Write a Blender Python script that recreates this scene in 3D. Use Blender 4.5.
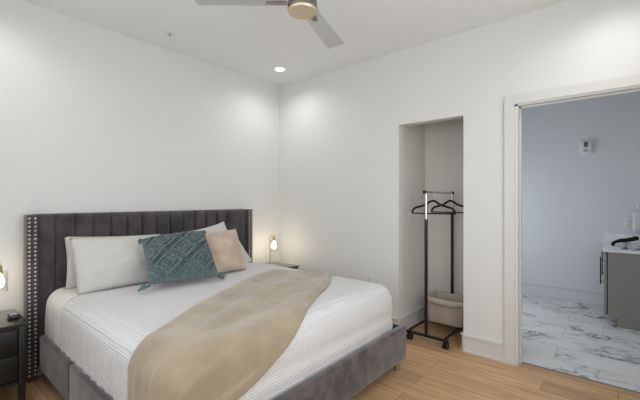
import bpy, bmesh, math, random
from mathutils import Vector, Matrix, noise
for o in list(bpy.data.objects): bpy.data.objects.remove(o)
S = bpy.context.scene
COL = S.collection
random.seed(4)
R = math.radians
CAM = Vector((3.437, -3.247, 1.35))

# ---------------------------------------------------------------- camera
cd = bpy.data.cameras.new('camera'); cam = bpy.data.objects.new('camera', cd); COL.objects.link(cam)
cd.sensor_width = 36; cd.lens = 19.8; cd.clip_start = .02
cam.location = CAM; cam.rotation_euler = (R(90), 0, R(40.06)); S.camera = cam
# ---------------------------------------------------------------- world
w = bpy.data.worlds.new('world'); S.world = w; w.use_nodes = True
bg = w.node_tree.nodes['Background']; bg.inputs[0].default_value = (.75, .85, 1, 1); bg.inputs[1].default_value = 1.0
# ---------------------------------------------------------------- lights and exposure
def lamp(name, kind, loc, energy, color=(1, 1, 1), rot=(0, 0, 0), **k):
    l = bpy.data.lights.new(name, kind); l.energy = energy; l.color = color
    for a, v in k.items(): setattr(l, a, v)
    o = bpy.data.objects.new(name, l); COL.objects.link(o); o.location = loc; o.rotation_euler = rot
    return o
lamp('added_front_fill', 'AREA', (2.3, -3.56, 1.6), 17, (.955, .985, 1), (R(90), 0, 0), shape='RECTANGLE', size=2.6, size_y=1.7)  # added area fill from behind the camera, standing in for daylight
lamp('added_side_fill', 'AREA', (3.91, -1.9, 1.55), 26, (.955, .985, 1), (R(90), 0, R(90)), shape='RECTANGLE', size=1.7, size_y=1.6)  # added fill from the right, brightens foot-facing surfaces and evens the walls
lamp('added_bathroom_fill', 'AREA', (1.53, 1.45, 1.15), 12, (.88, .94, 1), (R(90), 0, R(-90)), shape='RECTANGLE', size=1.2, size_y=.95)  # added cool fill for the bathroom, set before an invented window
DOWN = [(.473, -.44), (3.45, -.44), (.473, -2.95), (3.45, -2.95)]
for x, y in DOWN:
    lamp('downlight', 'SPOT', (x, y, 2.835), 14, (1, .985, .955), (0, 0, 0), spot_size=R(158), spot_blend=.85, shadow_soft_size=.05)
S.view_settings.view_transform = 'Standard'; S.view_settings.look = 'None'
S.view_settings.gamma = 1; S.view_settings.use_curve_mapping = False
S.view_settings.exposure = 0.05

# ---------------------------------------------------------------- materials
def lin(c): return tuple(((v/255)/12.92 if v/255 <= .04045 else ((v/255+.055)/1.055)**2.4) for v in c)
def mat(name, rgb, rough=.6, metal=0, sheen=0, bump=None, var=0, vscale=8, emit=None, coat=0, spec=.5):
    m = bpy.data.materials.new(name); m.use_nodes = True; nt = m.node_tree; b = nt.nodes['Principled BSDF']
    c = lin(rgb); b.inputs['Base Color'].default_value = (*c, 1); b.inputs['Roughness'].default_value = rough
    b.inputs['Metallic'].default_value = metal; b.inputs['Sheen Weight'].default_value = sheen
    b.inputs['Coat Weight'].default_value = coat; b.inputs['Specular IOR Level'].default_value = spec
    tc = nt.nodes.new('ShaderNodeTexCoord')
    if var:
        n = nt.nodes.new('ShaderNodeTexNoise'); n.inputs['Scale'].default_value = vscale; n.inputs['Detail'].default_value = 5
        nt.links.new(tc.outputs['Object'], n.inputs['Vector'])
        r = nt.nodes.new('ShaderNodeValToRGB')
        r.color_ramp.elements[0].position = .37; r.color_ramp.elements[1].position = .63
        r.color_ramp.elements[0].color = (*[max(0, v*(1-var)) for v in c], 1)
        r.color_ramp.elements[1].color = (*[min(1, v*(1+var)) for v in c], 1)
        nt.links.new(n.outputs[0], r.inputs[0]); nt.links.new(r.outputs[0], b.inputs['Base Color'])
    if bump:
        sc, st = bump
        n = nt.nodes.new('ShaderNodeTexNoise'); n.inputs['Scale'].default_value = sc; n.inputs['Detail'].default_value = 4
        nt.links.new(tc.outputs['Object'], n.inputs['Vector'])
        bp = nt.nodes.new('ShaderNodeBump'); bp.inputs['Strength'].default_value = st; bp.inputs['Distance'].default_value = .01
        nt.links.new(n.outputs[0], bp.inputs['Height']); nt.links.new(bp.outputs[0], b.inputs['Normal'])
    if emit:
        b.inputs['Emission Color'].default_value = (*emit[0], 1); b.inputs['Emission Strength'].default_value = emit[1]
    return m

M = {}
M['wall'] = mat('wall_paint', (222, 221, 218), .75, bump=(220, .03))
M['closet'] = mat('closet_paint', (220, 216, 209), .8, bump=(220, .03))
M['bathwall'] = mat('bathroom_paint', (214, 217, 220), .75, bump=(220, .03))
M['ceil'] = mat('ceiling_paint', (234, 234, 232), .85)
M['trim'] = mat('trim_paint', (214, 212, 207), .4)
M['velvet'] = mat('charcoal_velvet', (64, 57, 60), .85, sheen=.35, var=.38, vscale=6, bump=(60, .15))
M['velvetr'] = mat('charcoal_velvet_rail', (70, 62, 62), .85, sheen=.4, var=.55, vscale=9, bump=(60, .15))
M['wing'] = mat('wing_fabric', (66, 62, 62), .85, sheen=.3, var=.2)
M['nail'] = mat('nickel_nail', (200, 198, 194), .3, 1)
M['chrome'] = mat('chrome', (205, 205, 205), .18, 1)
M['nickel'] = mat('brushed_nickel', (150, 143, 134), .34, 1)
M['brass'] = mat('brushed_brass', (206, 178, 126), .3, 1)
M['champagne'] = mat('champagne_metal', (214, 200, 172), .42, .75)
M['sheet'] = mat('white_cotton', (222, 220, 217), .85, sheen=.1, bump=(14, .12))
M['pillow'] = mat('white_pillow_cotton', (202, 199, 194), .85, sheen=.1, bump=(9, .22))
M['throw'] = mat('beige_velvet', (157, 140, 115), .8, sheen=.4, var=.13, vscale=4.5, bump=(12, .2))
M['beige'] = mat('tan_faux_suede', (192, 170, 152), .85, sheen=.3, var=.12, vscale=7, bump=(40, .15))
M['teal'] = mat('teal_tufted_yarn', (92, 110, 109), .95, sheen=.25, var=.3, vscale=45, bump=(160, .8))
M['black'] = mat('black_painted_wood', (28, 27, 26), .42, var=.15)
M['blacktop'] = mat('black_lacquered_top', (44, 41, 38), .22, coat=.7)
M['blackm'] = mat('black_metal', (20, 20, 21), .35, .2)
M['rubber'] = mat('black_rubber', (18, 18, 19), .6)
M['hanger'] = mat('black_flocked_hanger', (14, 14, 15), .9)
M['bin'] = mat('beige_bin_fabric', (172, 156, 143), .9, var=.08, bump=(90, .3))
M['liner'] = mat('cream_liner_fabric', (186, 179, 163), .9, bump=(90, .3))
M['vanity'] = mat('grey_cabinet_paint', (140, 138, 133), .5)
M['dark'] = mat('dark_gap', (40, 39, 38), .7)
M['quartz'] = mat('white_quartz', (226, 228, 230), .25, var=.04)
M['plastic'] = mat('white_plastic', (224, 224, 222), .4)
M['greyplastic'] = mat('grey_lens_plastic', (96, 100, 108), .2)
M['towel'] = mat('white_terry', (228, 230, 232), .95, bump=(250, .7))
M['blacktowel'] = mat('black_terry', (18, 18, 20), .95, bump=(250, .7))
M['blade'] = mat('fan_blade_grey', (190, 190, 189), .45)
M['clock'] = mat('clock_black_plastic', (34, 34, 36), .35)
M['screen'] = mat('clock_screen', (120, 124, 128), .12)
M['bulb'] = mat('glowing_bulb', (255, 240, 215), .4, emit=((1, .86, .62), 22))
M['lens'] = mat('lit_lens', (255, 255, 250), .4, emit=((1, .97, .92), 9))

def glassmat():
    m = bpy.data.materials.new('clear_glass'); m.use_nodes = True; nt = m.node_tree; nt.nodes.remove(nt.nodes['Principled BSDF'])
    out = nt.nodes['Material Output']; mx = nt.nodes.new('ShaderNodeMixShader'); t = nt.nodes.new('ShaderNodeBsdfTransparent')
    t.inputs[0].default_value = (.97, .975, .975, 1)
    g = nt.nodes.new('ShaderNodeBsdfGlossy'); g.inputs['Roughness'].default_value = .04
    fw = nt.nodes.new('ShaderNodeLayerWeight'); fw.inputs[0].default_value = .25
    fr = nt.nodes.new('ShaderNodeMath'); fr.operation = 'MULTIPLY_ADD'; fr.inputs[1].default_value = .35; fr.inputs[2].default_value = .03; nt.links.new(fw.outputs['Facing'], fr.inputs[0])
    nt.links.new(fr.outputs[0], mx.inputs[0]); nt.links.new(t.outputs[0], mx.inputs[1]); nt.links.new(g.outputs[0], mx.inputs[2])
    nt.links.new(mx.outputs[0], out.inputs[0]); return m
M['glass'] = glassmat()

def waffle():
    m = mat('white_waffle_weave', (222, 220, 220), .9, sheen=.1); nt = m.node_tree; b = nt.nodes['Principled BSDF']
    tc = nt.nodes['Texture Coordinate']
    add = None
    hs = []
    for d in ('X', 'Y', 'Z'):
        wv = nt.nodes.new('ShaderNodeTexWave'); wv.bands_direction = d; wv.inputs['Scale'].default_value = 22 if d != 'X' else 17
        nt.links.new(tc.outputs['Object'], wv.inputs['Vector']); hs.append(wv)
    a1 = nt.nodes.new('ShaderNodeMath'); a1.operation = 'ADD'; a2 = nt.nodes.new('ShaderNodeMath'); a2.operation = 'ADD'
    nt.links.new(hs[0].outputs[1], a1.inputs[0]); nt.links.new(hs[1].outputs[1], a1.inputs[1])
    nt.links.new(a1.outputs[0], a2.inputs[0]); nt.links.new(hs[2].outputs[1], a2.inputs[1])
    bp = nt.nodes.new('ShaderNodeBump'); bp.inputs['Strength'].default_value = .6; bp.inputs['Distance'].default_value = .006
    nt.links.new(a2.outputs[0], bp.inputs['Height']); nt.links.new(bp.outputs[0], b.inputs['Normal'])
    rp = nt.nodes.new('ShaderNodeValToRGB'); rp.color_ramp.elements[0].position = .2; rp.color_ramp.elements[1].position = 1.3/2
    c = lin((222, 220, 220))
    rp.color_ramp.elements[0].color = (*[v*.93 for v in c], 1); rp.color_ramp.elements[1].color = (*c, 1)
    dv = nt.nodes.new('ShaderNodeMath'); dv.operation = 'DIVIDE'; dv.inputs[1].default_value = 3
    nt.links.new(a2.outputs[0], dv.inputs[0]); nt.links.new(dv.outputs[0], rp.inputs[0]); nt.links.new(rp.outputs[0], b.inputs['Base Color'])
    return m
M['waffle'] = waffle()

def oak():
    m = bpy.data.materials.new('oak_planks'); m.use_nodes = True; nt = m.node_tree; b = nt.nodes['Principled BSDF']
    N = nt.nodes.new; L = nt.links.new
    tc = N('ShaderNodeTexCoord')
    br = N('ShaderNodeTexBrick'); br.offset = .37; br.inputs['Scale'].default_value = 1
    br.inputs['Brick Width'].default_value = 1.15; br.inputs['Row Height'].default_value = .165
    br.inputs['Mortar Size'].default_value = .0016; br.inputs['Mortar Smooth'].default_value = .3; br.inputs['Bias'].default_value = 0
    br.inputs['Color1'].default_value = (0, 0, 0, 1); br.inputs['Color2'].default_value = (1, 1, 1, 1); br.inputs['Mortar'].default_value = (.5, .5, .5, 1)
    L(tc.outputs['Object'], br.inputs['Vector'])
    mp = N('ShaderNodeMapping'); mp.inputs['Scale'].default_value = (1.1, 14, 1); L(tc.outputs['Object'], mp.inputs[0])
    off = N('ShaderNodeVectorMath'); off.operation = 'MULTIPLY_ADD'; off.inputs[1].default_value = (13, 7, 0)
    L(br.outputs['Color'], off.inputs[0]); L(mp.outputs[0], off.inputs[2])
    n = N('ShaderNodeTexNoise'); n.inputs['Scale'].default_value = 2.2; n.inputs['Detail'].default_value = 7; n.inputs['Distortion'].default_value = .6
    L(off.outputs[0], n.inputs['Vector'])
    r = N('ShaderNodeValToRGB'); e = r.color_ramp.elements
    e[0].position = .25; e[0].color = (*lin((176, 138, 100)), 1); e[1].position = .75; e[1].color = (*lin((222, 184, 140)), 1)
    k = e.new(.5); k.color = (*lin((202, 163, 120)), 1)
    L(n.outputs[0], r.inputs[0])
    r2 = N('ShaderNodeValToRGB'); r2.color_ramp.elements[0].color = (.74, .73, .72, 1); r2.color_ramp.elements[1].color = (1.0, 1.0, 1.0, 1)
    L(br.outputs['Color'], r2.inputs[0])
    mu = N('ShaderNodeMix'); mu.data_type = 'RGBA'; mu.blend_type = 'MULTIPLY'; mu.inputs['Factor'].default_value = 1
    L(r.outputs[0], mu.inputs[6]); L(r2.outputs[0], mu.inputs[7])
    m2 = N('ShaderNodeMix'); m2.data_type = 'RGBA'; m2.inputs[7].default_value = (*lin((92, 66, 44)), 1)
    L(br.outputs['Fac'], m2.inputs[0]); L(mu.outputs[2], m2.inputs[6]); L(m2.outputs[2], b.inputs['Base Color'])
    b.inputs['Roughness'].default_value = .42
    bp = N('ShaderNodeBump'); bp.inputs['Strength'].default_value = .1; bp.inputs['Distance'].default_value = .002
    L(n.outputs[0], bp.inputs['Height']); L(bp.outputs[0], b.inputs['Normal'])
    return m
M['oak'] = oak()

def marble():
    m = bpy.data.materials.new('marble_tiles'); m.use_nodes = True; nt = m.node_tree; b = nt.nodes['Principled BSDF']
    N = nt.nodes.new; L = nt.links.new
    tc = N('ShaderNodeTexCoord')
    mpb = N('ShaderNodeMapping'); mpb.inputs['Location'].default_value = (.02, -.02, 0); L(tc.outputs['Object'], mpb.inputs[0])
    br = N('ShaderNodeTexBrick'); br.offset = .5; br.inputs['Scale'].default_value = 1
    br.inputs['Brick Width'].default_value = .61; br.inputs['Row Height'].default_value = .305
    br.inputs['Mortar Size'].default_value = .002; br.inputs['Mortar Smooth'].default_value = .2
    br.inputs['Color1'].default_value = (0, 0, 0, 1); br.inputs['Color2'].default_value = (1, 1, 1, 1)
    L(mpb.outputs[0], br.inputs['Vector'])
    off = N('ShaderNodeVectorMath'); off.operation = 'MULTIPLY_ADD'; off.inputs[1].default_value = (5, 9, 3)
    mp = N('ShaderNodeMapping'); mp.inputs['Rotation'].default_value = (0, 0, R(52)); mp.inputs['Scale'].default_value = (1, 1.5, 1); L(tc.outputs['Object'], mp.inputs[0])
    L(br.outputs['Color'], off.inputs[0]); L(mp.outputs[0], off.inputs[2])
    def vein(scale, dist, lo, hi):
        n = N('ShaderNodeTexNoise'); n.inputs['Scale'].default_value = scale; n.inputs['Detail'].default_value = 6; n.inputs['Distortion'].default_value = dist
        L(off.outputs[0], n.inputs['Vector'])
        s = N('ShaderNodeMath'); s.operation = 'SUBTRACT'; s.inputs[1].default_value = .5; L(n.outputs[0], s.inputs[0])
        a = N('ShaderNodeMath'); a.operation = 'ABSOLUTE'; L(s.outputs[0], a.inputs[0])
        r = N('ShaderNodeMapRange'); r.inputs[1].default_value = lo; r.inputs[2].default_value = hi; r.inputs[3].default_value = 1; r.inputs[4].default_value = 0
        L(a.outputs[0], r.inputs[0]); return r.outputs[0]
    v1 = vein(1.9, .9, .002, .03); v2 = vein(4.6, 1.1, .0, .028)
    big = N('ShaderNodeTexNoise'); big.inputs['Scale'].default_value = 1.8; big.inputs['Detail'].default_value = 3; L(off.outputs[0], big.inputs['Vector'])
    rb = N('ShaderNodeMapRange'); rb.inputs[1].default_value = .42; rb.inputs[2].default_value = .62; L(big.outputs[0], rb.inputs[0])
    m1 = N('ShaderNodeMath'); m1.operation = 'MULTIPLY'; L(v1, m1.inputs[0]); m1.inputs[1].default_value = .95
    m2 = N('ShaderNodeMath'); m2.operation = 'MULTIPLY'; L(v2, m2.inputs[0]); m2.inputs[1].default_value = .5
    ma = N('ShaderNodeMath'); ma.operation = 'ADD'; L(m1.outputs[0], ma.inputs[0]); L(m2.outputs[0], ma.inputs[1])
    mb = N('ShaderNodeMath'); mb.operation = 'MULTIPLY'; L(ma.outputs[0], mb.inputs[0]); L(rb.outputs[0], mb.inputs[1])
    mc = N('ShaderNodeMath'); mc.operation = 'MULTIPLY_ADD'; L(rb.outputs[0], mc.inputs[0]); mc.inputs[1].default_value = .10; L(mb.outputs[0], mc.inputs[2]); mc.use_clamp = True
    x = N('ShaderNodeMix'); x.data_type = 'RGBA'; x.inputs[6].default_value = (*lin((226, 226, 227)), 1); x.inputs[7].default_value = (*lin((92, 92, 97)), 1)
    L(mc.outputs[0], x.inputs[0])
    y = N('ShaderNodeMix'); y.data_type = 'RGBA'; y.inputs[7].default_value = (*lin((160, 160, 162)), 1); L(br.outputs['Fac'], y.inputs[0]); L(x.outputs[2], y.inputs[6])
    L(y.outputs[2], b.inputs['Base Color']); b.inputs['Roughness'].default_value = .35
    return m
M['marble'] = marble()

# ---------------------------------------------------------------- mesh helpers
def obj(name, bm, m, parent=None, smooth=None, loc=None):
    """link a bmesh as ONE mesh object; vertices are in world space, kept there when parented"""
    me = bpy.data.meshes.new(name)
    bmesh.ops.recalc_face_normals(bm, faces=bm.faces); bm.to_mesh(me); bm.free()
    o = bpy.data.objects.new(name, me); COL.objects.link(o); me.materials.append(M[m])
    if smooth is not None:
        for p in me.polygons: p.use_smooth = True
        if smooth < 180:
            me.set_sharp_from_angle(angle=R(smooth))
    if parent is not None:
        o.parent = parent
        base = parent.location.copy(); q = parent.parent
        while q is not None: base += q.location; q = q.parent
        me.transform(Matrix.Translation(-base))
    elif loc is not None:
        me.transform(Matrix.Translation(-Vector(loc))); o.location = loc
    return o
def thing(name, label, cat, loc, group=None):
    o = bpy.data.objects.new(name, None); COL.objects.link(o); o.location = loc; o.empty_display_size = .05
    return tag(o, label, cat, group)
def tag(o, label, cat, group=None):
    o['label'] = label; o['category'] = cat
    if group: o['group'] = group
    return o
def struct(name, bm, m, smooth=None, parent=None):
    o = obj(name, bm, m, parent, smooth)
    if parent is None: o['kind'] = 'structure'
    return o
def B(): return bmesh.new()
def box(bm, x0, x1, y0, y1, z0, z1):
    vs = [bm.verts.new((x, y, z)) for x in (x0, x1) for y in (y0, y1) for z in (z0, z1)]
    for f in ((0, 1, 3, 2), (4, 6, 7, 5), (0, 4, 5, 1), (2, 3, 7, 6), (0, 2, 6, 4), (1, 5, 7, 3)): bm.faces.new([vs[i] for i in f])
    return bm
def rbox(bm, x0, x1, y0, y1, z0, z1, r=.01, seg=2):
    t = bmesh.new(); box(t, x0, x1, y0, y1, z0, z1)
    bmesh.ops.bevel(t, geom=list(t.edges), offset=r, segments=seg, profile=.5, affect='EDGES')
    me = bpy.data.meshes.new('t'); t.to_mesh(me); t.free(); bm.from_mesh(me); bpy.data.meshes.remove(me); return bm
def tube(bm, pts, r, n=10, caps=True):
    pts = [Vector(p) for p in pts]; rings = []
    rr = r if isinstance(r, (list, tuple)) else [r]*len(pts)
    up = None
    for i, p in enumerate(pts):
        d = ((pts[min(i+1, len(pts)-1)]-p).normalized() + (p-pts[max(i-1, 0)]).normalized())
        d = d.normalized() if d.length > 1e-6 else Vector((0, 0, 1))
        if up is None: up = Vector((0, 0, 1)) if abs(d.z) < .9 else Vector((1, 0, 0))
        a = d.cross(up)
        if a.length < 1e-4: a = d.cross(Vector((0, 1, 0)))
        a.normalize(); b = a.cross(d).normalized(); up = b
        rings.append([bm.verts.new(p + rr[i]*(math.cos(2*math.pi*k/n)*a + math.sin(2*math.pi*k/n)*b)) for k in range(n)])
    for A, C in zip(rings, rings[1:]):
        for k in range(n): bm.faces.new((A[k], A[(k+1) % n], C[(k+1) % n], C[k]))
    if caps: bm.faces.new(rings[0][::-1]); bm.faces.new(rings[-1])
    return bm
def lathe(bm, prof, c=(0, 0, 0), n=24, axis='z', closed=False):
    rings = []
    for r, h in prof:
        ring = []
        for k in range(n):
            a = 2*math.pi*k/n; u, v = r*math.cos(a), r*math.sin(a)
            p = {'z': (u, v, h), 'x': (h, u, v), 'y': (u, h, v)}[axis]
            ring.append(bm.verts.new((c[0]+p[0], c[1]+p[1], c[2]+p[2])))
        rings.append(ring)
    pr = list(zip(rings, rings[1:]))
    if closed: pr.append((rings[-1], rings[0]))
    for A, C in pr:
        for k in range(n): bm.faces.new((A[k], A[(k+1) % n], C[(k+1) % n], C[k]))
    if not closed:
        bm.faces.new(rings[0][::-1]); bm.faces.new(rings[-1])
    return bm
def grid(bm, P):
    """quad sheet from a 2-D list of points; returns vert grid"""
    V = [[bm.verts.new(p) for p in row] for row in P]
    for i in range(len(V)-1):
        for j in range(len(V[0])-1): bm.faces.new((V[i][j], V[i+1][j], V[i+1][j+1], V[i][j+1]))
    return V
def solid(o, t):
    m = o.modifiers.new('thickness', 'SOLIDIFY'); m.thickness = t; m.offset = -1
    return o
def fbm(p, s): return noise.fractal(Vector(p)*s, 1.0, 2.0, 3)

# ================================================================ SETTING
XR, YF, H = 3.95, -3.6, 2.86          # right wall, front wall (behind the camera), ceiling
BX, BY = 1.5, 2.49                    # bathroom left and back
T = .11                               # wall thickness
CL0, CL1, CT, CD = 1.751, 2.389, 2.11, .64   # closet niche
DX0, DX1, DT = 2.815, 3.70, 2.13      # doorway
struct('floor', box(B(), -.1, XR+.1, YF-.1, .66, -.1, 0), 'oak').location.z = 0
fb = box(B(), 2.45, XR+.1, .075, BY+.1, -.09, .003); box(fb, BX-.1, 2.45, .76, BY+.1, -.09, .003)
struct('floor_bathroom', fb, 'marble')
struct('trim_1', rbox(B(), DX0+.012, DX1-.012, .062, .08, -.01, .006, .002), 'nickel')
struct('ceiling', box(B(), -.1, XR+.1, YF-.1, BY+.1, H, H+.1), 'ceil')
struct('wall_left', box(B(), -.1, 0, YF-.1, T, 0, H), 'wall')
b = B()
box(b, 0, CL0, 0, T, 0, H); box(b, CL0, CL1, 0, T, CT, H); box(b, CL1, DX0, 0, T, 0, H)
box(b, DX0, DX1, 0, T, DT, H); box(b, DX1, XR, 0, T, 0, H)
struct('wall_back', b, 'wall')
b = B(); box(b, XR, XR+.1, YF-.1, -2.8, 0, H); box(b, XR, XR+.1, -1.0, BY+.1, 0, H); box(b, XR, XR+.1, -2.8, -1.0, 0, .7); box(b, XR, XR+.1, -2.8, -1.0, 2.4, H)
struct('wall_right', b, 'wall')
b = B()
for y0, y1, z0, z1 in ((-2.8, -2.75, .7, 2.4), (-1.05, -1.0, .7, 2.4), (-2.8, -1.0, .7, .75), (-2.8, -1.0, 2.35, 2.4), (-2.8, -1.0, 1.53, 1.57)): box(b, XR+.03, XR+.08, y0, y1, z0, z1)
added_win3 = struct('added_window_3', b, 'trim'); obj('added_window_pane', box(B(), XR+.053, XR+.059, -2.76, -1.04, .74, 2.36), 'glass', added_win3)  # invented right-wall window, out of view, to go with the side fill
WX0, WX1, WZ0, WZ1 = .8, 3.6, .7, 2.5
b = B(); box(b, 0, WX0, YF-.1, YF, 0, H); box(b, WX1, XR, YF-.1, YF, 0, H)
box(b, WX0, WX1, YF-.1, YF, 0, WZ0); box(b, WX0, WX1, YF-.1, YF, WZ1, H)
struct('wall_front', b, 'wall')
b = B()
for x0, x1, z0, z1 in ((WX0, WX0+.05, WZ0, WZ1), (WX1-.05, WX1, WZ0, WZ1), (WX0, WX1, WZ0, WZ0+.05), (WX0, WX1, WZ1-.05, WZ1), (2.18, 2.22, WZ0, WZ1)):
    box(b, x0, x1, YF-.08, YF-.03, z0, z1)
added_win = struct('added_window_1', b, 'trim'); obj('added_window_pane', box(B(), WX0+.04, WX1-.04, YF-.06, YF-.054, WZ0+.04, WZ1-.04), 'glass', added_win)  # invented window behind the camera, framing the added front fill
# closet
struct('wall_closet_left', box(B(), CL0-.09, CL0, T, CD+.09, 0, H), 'closet')
struct('wall_closet_right', box(B(), CL1, CL1+.09, T, CD+.09, 0, H), 'closet')
struct('wall_closet_back', box(B(), CL0, CL1, CD, CD+.09, 0, H), 'closet')
# bathroom
struct('wall_bathroom_back', box(B(), BX-.1, XR, BY, BY+.1, 0, H), 'bathwall')
b = B(); box(b, BX-.1, BX, .7, .8, 0, H); box(b, BX-.1, BX, 2.1, BY, 0, H); box(b, BX-.1, BX, .8, 2.1, 0, .65); box(b, BX-.1, BX, .8, 2.1, 2.05, H)
box(b, BX, CL0-.09, .70, .73, 0, H)
struct('wall_bathroom_left', b, 'bathwall')
b = B()
for y0, y1, z0, z1 in ((.8, .85, .65, 2.05), (2.05, 2.1, .65, 2.05), (.8, 2.1, .65, .7), (.8, 2.1, 2.0, 2.05)): box(b, BX-.08, BX-.03, y0, y1, z0, z1)
added_win2 = struct('added_window_2', b, 'trim'); obj('added_window_pane', box(B(), BX-.06, BX-.054, .84, 2.06, .69, 2.01), 'glass', added_win2)  # unseen bathroom window, made up around the added cool fill

def baseboard(name, x0, y0, x1, y1, nx, ny, h=.15, z=0, shoe=True, m='trim'):
    """board with a small cap and a shoe strip along (x0,y0)-(x1,y1), standing out along (nx,ny)"""
    b = B()
    def strip(d, z0, z1):
        xs = sorted((x0, x1, x0+nx*d, x1+nx*d)); ys = sorted((y0, y1, y0+ny*d, y1+ny*d))
        box(b, xs[0], xs[-1], ys[0], ys[-1], z+z0, z+z1)
    strip(.015, 0, h-.014); strip(.026, h-.012, h)
    if shoe: strip(.027, 0, .018)
    return struct(name, b, m)
baseboard('baseboard_left', 0, YF, 0, 0, 1, 0)
baseboard('baseboard_back', 0.03, 0, CL0, 0, 0, -1)
baseboard('baseboard_back_right', CL1, 0, 2.727, 0, 0, -1)
baseboard('baseboard_closet_left', CL0, 0, CL0, CD, 1, 0)
baseboard('baseboard_closet_back', CL0+.03, CD, CL1-.03, CD, 0, -1)
baseboard('baseboard_closet_right', CL1, 0, CL1, CD, -1, 0)
baseboard('baseboard_bathroom', BX, BY, 3.375, BY, 0, -1, h=.17, z=.003, shoe=False, m='bathwall')
# door casing and jamb lining
b = B()
CW = .074
box(b, DX0-.014-CW, DX0-.014, -.024, 0, 0, DT+.004); box(b, DX1+.014, DX1+.014+CW, -.024, 0, 0, DT+.004)
box(b, DX0-.014-CW, DX1+.014+CW, -.024, 0, DT+.004, DT+.004+CW)
struct('trim_2', b, 'trim')
b = B()
box(b, DX0-.02, DX0+.012, -.012, T, 0, DT); box(b, DX1-.012, DX1+.02, -.012, T, 0, DT); box(b, DX0-.02, DX1+.02, -.012, T, DT-.012, DT+.01)
box(b, DX0+.012, DX0+.024, .04, .075, 0, DT-.012); box(b, DX1-.024, DX1-.012, .04, .075, 0, DT-.012); box(b, DX0, DX1, .04, .075, DT-.024, DT-.012)
struct('trim_3', b, 'trim')

# ================================================================ BED
bed = thing('bed', 'king bed frame in charcoal velvet with tall channelled headboard and studded wings', 'bed', (1.1, -1.61, 0))
YL, YR_ = -2.655, -.56        # outer faces of the wings
HT = 1.243
# channelled panel
P = []
seams = [-2.60] + [-2.477+.132*k for k in range(13)] + [-.62]
for a, c in zip(seams, seams[1:]):
    n = 7
    for i in range(n):
        s = i/(n); P.append((.070+.032*math.sqrt(max(0, 1-(2*s-1)**6)), a+(c-a)*s))
P.append((.078, seams[-1]))
b = B(); rows = []
for z, k in ((.08, 0), (.1, 1), (HT-.05, 1), (HT-.02, .8), (HT-.004, .35), (HT, 0)):
    rows.append([b.verts.new((.055+(x-.055)*k, y, z)) for x, y in P])
rows.append([b.verts.new((.02, y, HT)) for x, y in P]); rows.append([b.verts.new((.02, y, .08)) for x, y in P])
for A, C in zip(rows, rows[1:]+rows[:1]):
    for j in range(len(P)-1): b.faces.new((A[j], A[j+1], C[j+1], C[j]))
obj('headboard', b, 'velvet', bed, 40)
for side, y0, y1 in ((0, YL, YL+.066), (1, YR_-.066, YR_)):
    wg = obj('wing', rbox(B(), .012, .135, y0, y1, .02, HT-.004, .008, 2), 'wing', bed, 40)
    zs = [HT-.03-.0305*i for i in range(39)]
    cols = (y0+.014, y0+.049)
    def nail(b, y, z): lathe(b, [(.0095, .133), (.009, .1375), (.006, .141), (.001, .1425)], (0, y, z), 8, 'x')
    if side == 0:
        for y in cols:
            for z in zs: b = B(); nail(b, y, z); obj('nailhead', b, 'nail', wg, 180)
    else:
        vis = [z for z in zs if z > .6]
        for y in cols:
            for z in vis[:11]: b = B(); nail(b, y, z); obj('nailhead', b, 'nail', wg, 180)
        b = B()
        for y in cols:
            for z in vis[11:]: nail(b, y, z)
        o = obj('nailhead_row', b, 'nail', wg, 180); o['kind'] = 'stuff'
RL, RR, RX, RZ0, RZ1 = -2.585, -.64, 2.155, .085, .34
for y0, y1 in ((RL, RL+.045), (RR-.045, RR)):
    b = B(); rbox(b, .137, .86, y0, y1, RZ0, RZ1, .018, 3); rbox(b, .858, RX-.03, y0, y1, RZ0, RZ1, .018, 3)
    obj('side_rail', b, 'velvetr', bed, 60)
obj('foot_rail', rbox(B(), RX-.062, RX, RL, RR, RZ0, RZ1+.004, .02, 3), 'velvetr', bed, 60)
for x, y in ((2.105, -.715), (2.105, -2.51), (.25, -.72), (.25, -2.51)):
    b = B(); lathe(b, [(.021, 0), (.024, .004), (.026, RZ0+.004)], (x, y, 0), 16); obj('leg', b, 'chrome', bed, 40)
obj('slat_base', box(B(), .14, RX-.065, RL+.062, RR-.062, .16, .2), 'dark', bed)

MX0, MX1, MY0, MY1 = .14, 2.085, RL+.045, RR-.06
mt = obj('mattress', rbox(B(), MX0, MX1-.03, MY0+.01, MY1-.02, .2, .654, .09, 5), 'sheet', None, 180)
tag(mt, 'thick king mattress in a white fitted sheet under the bedding', 'mattress')

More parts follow.
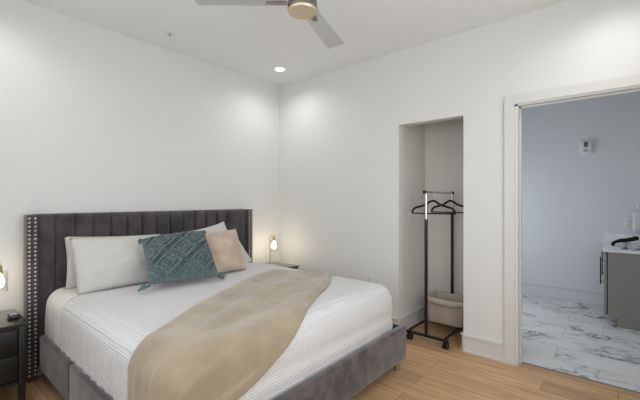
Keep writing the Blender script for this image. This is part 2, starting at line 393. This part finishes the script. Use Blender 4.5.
TOP, RAD = .664, .11
def drape(x, y, off=0., xi=(None, None), yi=(MY0, MY1), r=RAD):
    """a point of a cloth laid over the mattress: flat, then over the rounded edge and down"""
    r2 = r+off
    qx = min(x, MX1-.005-r); qy = max(min(y, yi[1]-r), yi[0]+r)
    d = Vector((x-qx, y-qy)); L = d.length
    if L < 1e-6: return Vector((x, y, TOP+off))
    n = d/L
    if L < r2*math.pi/2: a = L/r2; o, z = r2*math.sin(a), TOP+off-r2*(1-math.cos(a))
    else: o, z = r2, TOP+off-r2-(L-r2*math.pi/2)
    return Vector((qx+n.x*o, qy+n.y*o, z))
def spread(name, x0, x1, drop, off, m, wr=.004, nx=90, ny=110, edge=0., vert=.0):
    per = RAD*math.pi/2-RAD   # extra arc
    y0, y1 = MY0-drop-per+RAD*0, MY1+drop+per
    b = B(); Pt = []
    for i in range(nx):
        row = []
        for j in range(ny):
            x = x0+(x1-x0)*i/(nx-1); y = y0+(y1-y0)*j/(ny-1)
            if i == 0: x += edge*fbm((0, y, 3), 3)
            p = drape(x, y, off)
            k = fbm((x*.8, y, 1), 3.5)*wr
            if p.z < TOP-.1: k += vert*math.sin(x*55+2*fbm((x, 0, 0), 4))*min(1, (TOP-.1-p.z)/.1)
            qx = min(x, MX1-.005-RAD); qy = max(min(y, MY1-RAD), MY0+RAD)
            n = p-Vector((qx, qy, TOP-RAD)); 
            if p.z < TOP-RAD: n.z = 0
            n = n.normalized() if (x > qx+1e-6 or abs(y-qy) > 1e-6) else Vector((0, 0, 1))
            p += n*k
            row.append(p)
        Pt.append(row)
    grid(b, Pt)
    return obj(name, b, m, None, 180)
fs = spread('flat_sheet', .145, .80, .235, .004, 'sheet', .004, 40, 110, .02, .006)
tag(fs, 'smooth white top sheet folded down between pillows and waffle coverlet', 'sheet')
cv = spread('coverlet', .56, MX1+.27+RAD*.57-.03, .25, .017, 'waffle', .005, 110, 120, .03, .004)
tag(cv, 'white waffle weave coverlet spread over the king bed', 'coverlet')
solid(cv, .006)

# throw: two edges in unrolled bed coordinates
LE = [(.93, -.98), (1.07, -1.35), (1.42, -2.02), (1.62, -2.34), (1.70, -2.50), (1.71, -2.62), (1.71, -2.90)]
RE = [(1.46, -.74), (1.73, -1.12), (1.89, -1.46), (2.06, -1.75), (2.20, -1.98), (2.30, -2.2), (2.38, -2.5)]
def interp(E, t):
    s = t*(len(E)-1); i = min(int(s), len(E)-2); f = s-i
    p0, p1, p2, p3 = [Vector(E[max(0, min(len(E)-1, q))]) for q in (i-1, i, i+1, i+2)]
    return .5*((2*p1)+(p2-p0)*f+(2*p0-5*p1+4*p2-p3)*f*f+(3*p1-p0-3*p2+p3)*f**3)
b = B(); Pt = []
NT, NS = 90, 50
for i in range(NT):
    t = i/(NT-1); row = []
    a, c = interp(LE, t), interp(RE, t)
    for j in range(NS):
        s = j/(NS-1); q = a.lerp(c, s)
        k = .029+.009*math.sin(s*15+t*5)*math.sin(t*3+.4)+.005*math.sin(s*31-t*9)*t+.010*fbm((q.x*1.2, q.y*.7, 5), 3.2)+.010*math.exp(-((s-.93)/.03)**2)
        k += .012*math.exp(-((s-.28-.1*t)/.03)**2)*t
        if t > .6: k += .022*(t-.6)/.4*math.sin(s*24+1+3*t)
        row.append(drape(q.x, q.y, max(.024+.012*min(1, max(0, (t-.5)/.15)), k)))
    Pt.append(row)
grid(b, Pt)
th = obj('throw_blanket', b, 'throw', None, 180); solid(th, .008)
tag(th, 'beige velvet throw laid diagonally across the foot of the bed', 'blanket')

# ---------------------------------------------------------------- pillows
def cushion(name, BL, BR_, TR, TL, thick, m, label, cat, group=None, n=34, ear=.06, plump=.5, disp=None, wr=.011, parent=None):
    c = [Vector(p) for p in (BL, BR_, TR, TL)]
    nrm = ((c[1]-c[0]).cross(c[3]-c[0])).normalized()
    if nrm.x < 0: nrm = -nrm
    b = B(); F, K = [], []
    for i in range(n+1):
        fr, bk = [], []
        for j in range(n+1):
            u, v = -1+2*i/n, -1+2*j/n
            uu = u*(1-ear*(1-v*v)**1.0*abs(u)**3) if True else u
            vv = v*(1-ear*1.2*(1-u*u)**1.0*abs(v)**3)
            s, t = (uu+1)/2, (vv+1)/2
            p = c[0]*(1-s)*(1-t)+c[1]*s*(1-t)+c[2]*s*t+c[3]*(1-s)*t
            h = thick/2*(max(0, 1-u*u)**plump)*(max(0, 1-v*v)**plump)
            wv = wr*fbm((p.x*1.3, p.y, p.z*1.3), 7)*(1-max(abs(u), abs(v))**6)
            e = disp(u, v) if disp else 0
            fr.append(p+nrm*(h+wv+e)); bk.append(p-nrm*(h*.9))
        F.append(fr); K.append(bk)
    V = grid(b, F); W = grid(b, K)
    bmesh.ops.remove_doubles(b, verts=b.verts, dist=.0008)
    o = obj(name, b, m, parent, 180)
    if label: tag(o, label, cat, group)
    return o
cushion('sleeping_pillow', (.23, -2.445, .668), (.24, -1.66, .668), (.15, -1.68, 1.03), (.14, -2.43, 1.065), .10, 'pillow',
        'white sleeping pillow half hidden, rear one of the left pair against headboard', 'pillow', 'white sleeping pillows', ear=.04)
cushion('sleeping_pillow', (.48, -2.435, .668), (.50, -1.67, .672), (.28, -1.65, 1.03), (.30, -2.435, 1.062), .17, 'pillow',
        'plump white sleeping pillow in front at the left of the headboard', 'pillow', 'white sleeping pillows', ear=.025, wr=.014)
cushion('sleeping_pillow', (.26, -1.55, .665), (.33, -.715, .66), (.165, -.87, 1.02), (.15, -1.55, 1.02), .10, 'pillow',
        'white sleeping pillow with slanted right side showing behind the tan cushion', 'pillow', 'white sleeping pillows', ear=.02)
cushion('sleeping_pillow', (.46, -1.54, .672), (.47, -.93, .672), (.275, -1.06, 1.125), (.29, -1.60, 1.04), .14, 'pillow',
        'white sleeping pillow with a raised pointed corner above the tan cushion', 'pillow', 'white sleeping pillows', ear=.07)
cushion('throw_pillow', (.80, -1.58, .705), (.74, -1.13, .69), (.44, -1.03, 1.055), (.46, -1.42, 1.03), .15, 'beige',
        'square tan suede cushion leaning on the white pillows', 'cushion', ear=.06, wr=.014)
def tuft(u, v):
    a, c = (u+v)*1.0+.5, (u-v)*1.0+.5
    fa, fc = a-math.floor(a), c-math.floor(c)
    d = max(abs(fa-.5), abs(fc-.5))*2
    k = min(1, abs(d-.90)/.09)*min(1, abs(d-.52)/.07)*(min(1, abs(d-.2)/.06) if d > .12 else 1)
    edge = (1-max(abs(u), abs(v))**8)
    return (.044*k + .009*noise.noise(Vector((u*20, v*20, 3))))*edge
tc_ = [(.85, -2.10, .735), (.93, -1.56, .722), (.56, -1.47, 1.062), (.52, -2.01, 1.03)]
tl = cushion('tufted_pillow', *tc_, .17, 'teal', 'teal tufted cushion with diamond pattern and corner tassels', 'cushion', n=84, ear=.03, disp=tuft, wr=0)
for i, (p, d) in enumerate(zip(tc_, ((.0, -.045, -.012), (.0, .04, -.012), (-.01, .008, -.012), (.01, -.008, -.014)))):
    b = B(); p = Vector(p); d = Vector(d)
    tube(b, [p-d*.2, p+d*.1, p+d*.3, p+d*.75, p+d*1.0], [.016, .019, .015, .022, .018], 9)
    for k in range(8):
        a = k*math.pi/4; e = Vector((math.cos(a)*.01, math.sin(a)*.008, math.sin(a)*.012))
        tube(b, [p+d*.6+e, p+d*1.25+e*1.4], [.007, .004], 5)
    if i == 0: pass
    obj('tassel', b, 'teal', tl, 180)

# ================================================================ NIGHTSTANDS
def nightstand(y0, y1, label):
    x0, x1, h = .05, .46, .55
    t = thing('nightstand', label, 'nightstand', ((x0+x1)/2, (y0+y1)/2, 0), 'black nightstands')
    obj('top', rbox(B(), x0-.01, x1+.012, y0-.01, y1+.01, h-.022, h, .003), 'blacktop', t, 40)
    for x in (x0, x1-.035):
        for y in (y0, y1-.035): obj('leg', rbox(B(), x, x+.035, y, y+.035, 0, h-.022, .003), 'black', t, 40)
    b = B(); box(b, x0+.01, x1-.028, y0+.006, y1-.006, .16, h-.022); box(b, x1-.03, x1-.006, y0+.035, y1-.035, .148, .17)
    box(b, x1-.03, x1-.006, y0+.035, y1-.035, h-.04, h-.022)
    obj('cabinet_body', b, 'black', t)
    for z0, z1 in ((.174, .335), (.342, .505)):
        d = obj('drawer', rbox(B(), x1-.03, x1-.010, y0+.038, y1-.038, z0, z1, .003), 'black', t, 40)
    return t
nightstand(-3.13, -2.72, 'black nightstand at the left side of the bed, holding a clock')
nightstand(-.535, -.125, 'black nightstand behind the far side of the bed in the corner')

def table_lamp(px, py, by, label, e):
    z0 = .55
    t = thing('table_lamp', label, 'lamp', (px, py, z0), 'brass bedside lamps')
    b = B(); lathe(b, [(.062, z0), (.064, z0+.004), (.064, z0+.014), (.058, z0+.018), (.008, z0+.02)], (px, py, 0), 32); obj('base', b, 'brass', t, 40)
    zt = .925
    dy = by-py
    b = B(); pts = [(px, py, z0+.018), (px, py, zt-.03)]
    for k in range(1, 6):
        a = k*math.pi/10; pts.append((px, py+.02*(1-math.cos(a)), zt-.03+.02*math.sin(a)))
    pts.append((px, by, zt-.01)); tube(b, pts, .0055, 10); obj('post', b, 'brass', t, 60)
    b = B(); lathe(b, [(.007, zt), (.009, zt-.018), (.017, zt-.024), (.018, zt-.07), (.013, zt-.074)], (px, by, 0), 20); sk = obj('socket', b, 'brass', t, 40)
    b = B(); lathe(b, [(.011, zt-.07), (.013, zt-.085), (.024, zt-.11), (.029, zt-.135), (.024, zt-.158), (.010, zt-.170), (.001, zt-.172)], (px, by, 0), 20); obj('bulb', b, 'bulb', t, 180)
    b = B(); r = .047; lathe(b, [(.017, zt-.058), (r, zt-.060), (r, zt-.20), (r-.003, zt-.20), (r-.003, zt-.063), (.017, zt-.061)], (px, by, 0), 32, closed=True); obj('glass_shade', b, 'glass', t, 60)
    l = lamp('bedside_bulb', 'POINT', (px, by, zt-.14), e, (1, .82, .58), shadow_soft_size=.03)
    l.parent = t; l.location = (0, by-py, zt-.14-z0)
table_lamp(.24, -2.885, -2.822, 'brass lamp with clear glass shade on the left nightstand', 5)
table_lamp(.25, -.392, -.325, 'brass lamp with clear glass shade glowing in the corner beyond the bed', 32)
ck = thing('alarm_clock', 'small black alarm clock lying on the left nightstand', 'clock', (.315, -2.75, .55))
obj('case', rbox(B(), .27, .36, -2.785, -2.727, .55, .578, .010, 3), 'clock', ck, 50)
obj('screen', rbox(B(), .285, .345, -2.775, -2.737, .577, .580, .001, 1), 'screen', ck)

# ================================================================ CEILING
def fan():
    c = Vector((1.985, -1.685, 0)); z = 2.485
    t = thing('ceiling_fan', 'brushed nickel ceiling fan with three grey blades', 'fan', (c.x, c.y, H))
    b = B(); lathe(b, [(.065, H), (.065, H-.03), (.05, H-.05), (.015, H-.055)], c, 28); obj('canopy', b, 'nickel', t, 40)
    b = B(); tube(b, [c+Vector((0, 0, H-.05)), c+Vector((0, 0, z+.13))], .011, 12); obj('downrod', b, 'nickel', t, 60)
    b = B(); lathe(b, [(.02, z+.15), (.05, z+.14), (.08, z+.115), (.088, z+.10), (.088, z+.045), (.082, z+.04), (.082, z+.034), (.090, z+.030), (.090, z+.014), (.05, z+.012)], c, 40); obj('motor_housing', b, 'nickel', t, 40)
    b = B(); lathe(b, [(.088, z+.014), (.088, z+.006), (.083, z), (.03, z-.002), (.001, z-.002)], c, 40); obj('light_cap', b, 'champagne', t, 40)
    for k, ang in enumerate((222, 109, 342)):
        a = R(ang); d = Vector((math.cos(a), math.sin(a), 0)); s = Vector((-d.y, d.x, 0)); zz = z+.062
        up = Vector((0, 0, 1)); tilt = R(-9); s2 = s*math.cos(tilt)+up*math.sin(tilt); nn = d.cross(s2)
        b = B(); vs = []
        for r, w0 in ((.10, .050), (.30, .057), (.55, .063), (.645, .065)):
            for q in (-1, 1):
                for e in (-.004, .004): vs.append(b.verts.new(c+d*r+s2*w0*q+nn*e+up*zz))
        for i in range(3):
            o = i*4
            for f in ((0, 1, 5, 4), (2, 6, 7, 3), (0, 4, 6, 2), (1, 3, 7, 5)): b.faces.new([vs[o+q] for q in f])
        b.faces.new([vs[q] for q in (0, 2, 3, 1)]); b.faces.new([vs[12+q] for q in (0, 1, 3, 2)])
        bl = obj('blade', b, 'blade', t)
        b = B(); vs = []
        for r, w0 in ((.075, .022), (.14, .024), (.22, .012)):
            for q in (-1, 1):
                for e in (-.011, -.0045): vs.append(b.verts.new(c+d*r+s2*w0*q+nn*(e if r > .1 else e)+up*zz))
        for i in range(2):
            o = i*4
            for f in ((0, 1, 5, 4), (2, 6, 7, 3), (0, 4, 6, 2), (1, 3, 7, 5)): b.faces.new([vs[o+q] for q in f])
        b.faces.new([vs[q] for q in (0, 2, 3, 1)]); b.faces.new([vs[8+q] for q in (0, 1, 3, 2)])
        obj('blade_bracket', b, 'nickel', bl)
fan()
LBL = ['round recessed ceiling light glowing above the corner of the room', 'round recessed ceiling light near the bathroom doorway',
       'round recessed ceiling light above the left nightstand', 'round recessed ceiling light far from the bed near the added window']
for (x, y), lb in zip(DOWN, LBL):
    t = thing('recessed_light', lb, 'ceiling light', (x, y, H), 'recessed ceiling lights')
    b = B(); lathe(b, [(.070, H), (.070, H-.004), (.055, H-.006), (.055, H)], (x, y, 0), 32, closed=True); obj('trim_ring', b, 'plastic', t, 40)
    b = B(); lathe(b, [(.054, H), (.054, H-.003), (.03, H-.0045), (.001, H-.005)], (x, y, 0), 28); obj('lens', b, 'lens', t, 180)
t = thing('fire_sprinkler', 'small white fire sprinkler in the ceiling above the bed', 'sprinkler', (.35, -1.684, H))
b = B(); lathe(b, [(.045, H), (.044, H-.004), (.03, H-.008), (.022, H-.003), (.001, H-.003)], (.35, -1.684, 0), 24); obj('escutcheon', b, 'plastic', t, 40)
b = B(); tube(b, [(.35, -1.684, H-.003), (.35, -1.684, H-.02)], .006, 8); lathe(b, [(.012, H-.02), (.012, H-.022), (.001, H-.023)], (.35, -1.684, 0), 12); obj('sprinkler_head', b, 'chrome', t, 40)

# ================================================================ WALL OUTLETS
def outlet(x, y, z, ny, label, w0=.037, h0=.058):
    t = thing('wall_outlet', label, 'outlet', (x, y, z))
    ys = sorted((y, y+ny*.006)); obj('cover_plate', rbox(B(), x-w0, x+w0, ys[0], ys[1], z-h0, z+h0, .002), 'plastic', t, 40)
    for dz in (-.022, .022):
        ys = sorted((y+ny*.0055, y+ny*.008)); s = obj('socket_face', rbox(B(), x-.016, x+.016, ys[0], ys[1], z+dz-.014, z+dz+.014, .001, 1), 'trim', t)
        ys = sorted((y+ny*.0078, y+ny*.0084)); b = B(); box(b, x-.008, x-.006, ys[0], ys[1], z+dz-.005, z+dz+.006); box(b, x+.006, x+.008, ys[0], ys[1], z+dz-.005, z+dz+.006)
        obj('slot', b, 'dark', s)
outlet(1.415, 0, .49, -1, 'white wall outlet just above the coverlet at the foot of the bed')
outlet(3.55, BY, 1.068, -1, 'white outlet on the bathroom wall beside the hanging towel', .042, .06)

# ================================================================ CLOTHES RACK
FX, FY, RXX, RY = 2.072, -.075, 2.085, .575
FZ = .074
rk = thing('clothes_rack', 'black rolling clothes rack with chrome top standing in the closet niche', 'clothes rack', (2.066, .23, 0))
def bar(b, p, q, r=.0115): return tube(b, [p, q], r, 12)
for (x, y), ext in (((FX, FY), 0), ((RXX, RY), 0)):
    obj('foot_bar', bar(B(), (x-.205, y+.0, FZ), (x+.21, y, FZ), .014), 'blackm', rk, 60)
    for dx in (-.165, .185):
        b = B(); tube(b, [(x+dx, y, FZ+.014), (x+dx, y, .058)], .009, 8); rbox(b, x+dx-.016, x+dx+.016, y-.014, y+.014, .052, .066, .003)
        cs = obj('caster', b, 'blackm', rk, 50)
        b = B()
        for s in (-1, 1): lathe(b, [(.008, s*.016-.009), (.026, s*.016-.009), (.0295, s*.016-.005), (.0295, s*.016+.005), (.026, s*.016+.009), (.008, s*.016+.009)], (x+dx, y, .030), 20, 'x')
        obj('wheel', b, 'rubber', cs, 40)
for dx in (-.165, .185):
    obj('side_bar', bar(B(), (FX+dx, FY, FZ+.022), (RXX+dx, RY, FZ+.022), .012), 'blackm', rk, 60)
PZ = [(1.17, 1.425), (1.21, 1.425)]
for (x, y), (zm, zt) in zip(((FX, FY), (RXX, RY)), PZ):
    po = obj('post', bar(B(), (x, y, FZ), (x, y, zm), .015), 'blackm', rk, 60)
    u = obj('post_extension', bar(B(), (x, y, zm-.01), (x, y, zt-.01), .012), 'chrome', rk, 60); u['label'] = 'chrome upper post'
ZT = 1.425
o = obj('hanging_rail', bar(B(), (FX, FY-.035, ZT), (RXX, RY+.01, ZT), .0105), 'chrome', rk, 60); o['label'] = 'chrome rail'
for (x, y) in ((FX, FY-.035), (RXX, RY+.005)):
    obj('end_cap', rbox(B(), x-.015, x+.015, y-.014, y+.014, ZT-.016, ZT+.015, .006, 3), 'blackm', rk, 60)

def hanger(cx, cy, rot, label):
    t = thing('clothes_hanger', label, 'hanger', (cx, cy, 1.335), 'black velvet hangers on the rack')
    W = .208; zb = -.117
    ca, sa = math.cos(rot), math.sin(rot)
    def P(x, z): return (cx+x*ca, cy+x*sa, 1.335+z)
    arm = [(-W, zb), (-W-.004, zb+.012), (-W*.97, zb+.035), (-W*.86, zb+.055), (-W*.62, zb+.068), (-W*.35, zb+.085), (-W*.16, zb+.113), (-W*.07, zb+.122)]
    pts = arm+[(0, zb+.124)]+[(-x, z) for x, z in arm[::-1]]
    b = B(); tube(b, [P(x, z) for x, z in pts], .0105, 8)
    obj('shoulder_frame', b, 'hanger', t, 180)
    b = B(); tube(b, [P(-W, zb), P(W, zb)], .0065, 8); obj('trouser_bar', b, 'hanger', t, 180)
    b = B(); r = .0155; zc = ZT-1.335+.0
    hk = [P(0, zb+.12), P(0, zc-.035)]
    for k in range(11):
        a = R(-70+k*25); hk.append(P(r*math.cos(a), zc+.0005+r*math.sin(a)))
    tube(b, hk, .0024, 6); o = obj('hook', b, 'chrome', t, 180); o['label'] = 'chrome hook'
hanger(2.072, .085, .03, 'black velvet hanger nearest the front of the clothes rack')
hanger(2.083, .525, -.06, 'black velvet hanger at the back end of the clothes rack')

# fabric bin
bx0, bx1, by0, by1, bz0, bz1 = 1.93, 2.312, .235, .52, .110, .352
bn = thing('storage_bin', 'beige fabric bin with cream liner folded over, under the clothes rack', 'basket', (2.095, .4, bz0))
def rect_ring(x0, x1, y0, y1, z, r=.03, n=5, sag=0):
    pts = []
    for cx, cy, a0 in ((x1-r, y1-r, 0), (x0+r, y1-r, 90), (x0+r, y0+r, 180), (x1-r, y0+r, 270)):
        for k in range(n+1):
            a = R(a0+90*k/n); pts.append([cx+r*math.cos(a), cy+r*math.sin(a), z])
    out = []
    for i, p in enumerate(pts):
        q = pts[(i+1) % len(pts)]; out.append(p)
        L = math.hypot(q[0]-p[0], q[1]-p[1])
        if L > .1:
            for k in range(1, 8): out.append([p[0]+(q[0]-p[0])*k/8, p[1]+(q[1]-p[1])*k/8, z-sag*math.sin(math.pi*k/8)])
    return out
def loft(rings, cap=True):
    b = B(); V = [[b.verts.new(p) for p in r] for r in rings]; n = len(V[0])
    for A, C in zip(V, V[1:]):
        for k in range(n): b.faces.new((A[k], A[(k+1) % n], C[(k+1) % n], C[k]))
    if cap: b.faces.new(V[0])
    return b
g = .014
o = obj('bin_body', loft([rect_ring(bx0+.015, bx1-.015, by0+.012, by1-.012, bz0), rect_ring(bx0+.006, bx1-.006, by0+.005, by1-.005, bz0+.1), rect_ring(bx0, bx1, by0, by1, bz1, sag=.006),
     rect_ring(bx0+.006, bx1-.006, by0+.006, by1-.006, bz1, sag=.006), rect_ring(bx0+.016, bx1-.016, by0+.015, by1-.015, bz0+.012)]), 'bin', bn, 50)
o = obj('liner', loft([rect_ring(bx0-.004, bx1+.004, by0-.005, by1+.005, bz1-.045, sag=.022), rect_ring(bx0-.005, bx1+.005, by0-.006, by1+.006, bz1-.01, sag=.007), rect_ring(bx0+.003, bx1-.003, by0+.003, by1-.003, bz1+.008, sag=.006),
     rect_ring(bx0+.014, bx1-.014, by0+.013, by1-.013, bz1-.004, sag=.007), rect_ring(bx0+.022, bx1-.022, by0+.02, by1-.02, bz0+.03)], False), 'liner', bn, 180)
o['label'] = 'cream liner folded over the rim'; solid(o, -.002)

# ================================================================ BATHROOM
VX, VY0, VZ = 3.371, 1.63, .792
vn = thing('bathroom_vanity', 'grey bathroom vanity cabinet with black vertical handle', 'vanity', (3.66, 2.06, .003))
b = B(); box(b, VX, XR-.003, VY0, BY-.003, .10, VZ); box(b, VX+.07, XR-.003, VY0, BY-.003, .003, .10)
obj('cabinet_body', b, 'vanity', vn)
obj('toe_kick', box(B(), VX+.064, VX+.072, VY0+.018, BY-.02, .003, .099), 'dark', vn)
for y0, y1, hy in ((VY0+.004, 2.055, 1.75), (2.06, BY-.006, 2.36)):
    d = obj('cabinet_door', rbox(B(), 3.338, 3.362, y0, y1, .112, VZ-.012, .002), 'vanity', vn, 40)
    obj('door_gap_shade', box(B(), 3.362, 3.3712, y0+.006, y1-.006, .118, VZ-.018), 'dark', d)  # dark slab standing in for the shade in the gap behind the door
    b = B(); tube(b, [(3.306, hy, .415), (3.306, hy, .72)], .006, 8)
    for z in (.45, .685): tube(b, [(3.306, hy, z), (3.339, hy, z)], .0045, 8)
    o = obj('handle', b, 'blackm', d, 60); o['label'] = 'black bar handle'
b = B(); rbox(b, 3.326, XR-.003, VY0-.018, BY-.003, VZ, VZ+.032, .003); rbox(b, 3.326, XR-.003, BY-.022, BY-.003, VZ+.030, VZ+.145, .003)
tag(obj('vanity_top', b, 'quartz', None, 40), 'white stone vanity top with low upstand along the wall', 'countertop')
ZC = VZ+.032
def roll(cx, cy, cz, r, L, ang, label):
    b = B(); d = Vector((math.cos(ang), math.sin(ang), 0)); s = Vector((-d.y, d.x, 0))
    N = 54; turns = 2.6; outer, inner = [], []
    P = []
    for k in range(N+1):
        a = turns*2*math.pi*k/N; rr = r*(.18+.82*k/N)
        P.append((rr*math.cos(a-turns*2*math.pi-1.3), rr*math.sin(a-turns*2*math.pi-1.3)*.86))
    rows = []
    for e in (-L/2, -L/2+.01, L/2-.01, L/2):
        sc = .96 if abs(e) == L/2 else 1
        rows.append([Vector((cx, cy, cz))+d*e+s*x*sc+Vector((0, 0, z*sc)) for x, z in P])
    grid(b, rows); o = obj('rolled_towel', b, 'towel', None, 180); solid(o, .007); o.modifiers[-1].offset = -1
    return tag(o, label, 'towel', 'rolled towels on the vanity')
roll(3.50, 1.80, ZC+.038, .044, .26, R(70), 'rolled white towel on the vanity top next to the black cloth')
roll(3.60, 1.76, ZC+.038, .044, .26, R(70), 'rolled white towel on the vanity top nearer the right edge')
b = B(); Pt = []
cl = [(3.415, 1.76, ZC+.026), (3.42, 1.765, ZC+.045), (3.44, 1.775, ZC+.062), (3.475, 1.79, ZC+.084), (3.52, 1.80, ZC+.092), (3.56, 1.81, ZC+.10), (3.60, 1.82, ZC+.115), (3.625, 1.82, ZC+.118)]
tube(b, cl, [.022, .028, .026, .022, .020, .022, .024, .018], 10)
o = obj('washcloth', b, 'blacktowel', None, 180); tag(o, 'black cloth curled over the rolled white towels', 'cloth')
# towel on ring
tr = thing('towel_ring', 'chrome towel ring on the bathroom wall above the vanity', 'towel ring', (3.72, BY, 1.36))
b = B(); lathe(b, [(.026, BY), (.026, BY-.008), (.012, BY-.012), (.012, BY-.05), (.001, BY-.052)], (3.72, 0, 1.37), 20, 'y'); obj('wall_mount', b, 'chrome', tr, 40)
b = B(); tube(b, [(3.72+.085*math.sin(a), BY-.044, 1.285+.085*math.cos(a)) for a in [2*math.pi*k/32 for k in range(33)]], .0045, 8); obj('ring', b, 'chrome', tr, 180)
b = B(); Pt = []
prof = [(-.022, .945), (-.024, 1.05), (-.020, 1.17), (-.012, 1.208), (0, 1.216), (.012, 1.208), (.018, 1.17), (.020, 1.05), (.020, .98)]
for k in range(13):
    s = k/12; x = 3.590+.23*s
    Pt.append([Vector((x, BY-.044+dy*(1+.25*math.sin(s*12)), z)) for dy, z in prof])
grid(b, Pt); o = obj('hand_towel', b, 'towel', None, 180); solid(o, .012); tag(o, 'white hand towel hanging from the chrome towel ring', 'towel')
# horn strobe
hs = thing('fire_alarm', 'square white fire alarm strobe high on the bathroom wall', 'alarm', (3.139, BY, 2.034))
obj('back_plate', rbox(B(), 3.072, 3.206, BY-.012, BY, 1.945, 2.123, .004), 'plastic', hs, 40)
obj('housing', rbox(B(), 3.08, 3.198, BY-.045, BY-.010, 1.955, 2.115, .012, 3), 'plastic', hs, 40)
o = obj('strobe_lens', rbox(B(), 3.118, 3.160, BY-.06, BY-.043, 2.03, 2.10, .006, 3), 'greyplastic', hs, 40); o['label'] = 'grey strobe lens'
b = B()
for k in range(4): box(b, 3.112, 3.166, BY-.0465, BY-.0445, 1.972+k*.010, 1.976+k*.010)
obj('speaker_grille', b, 'greyplastic', hs)
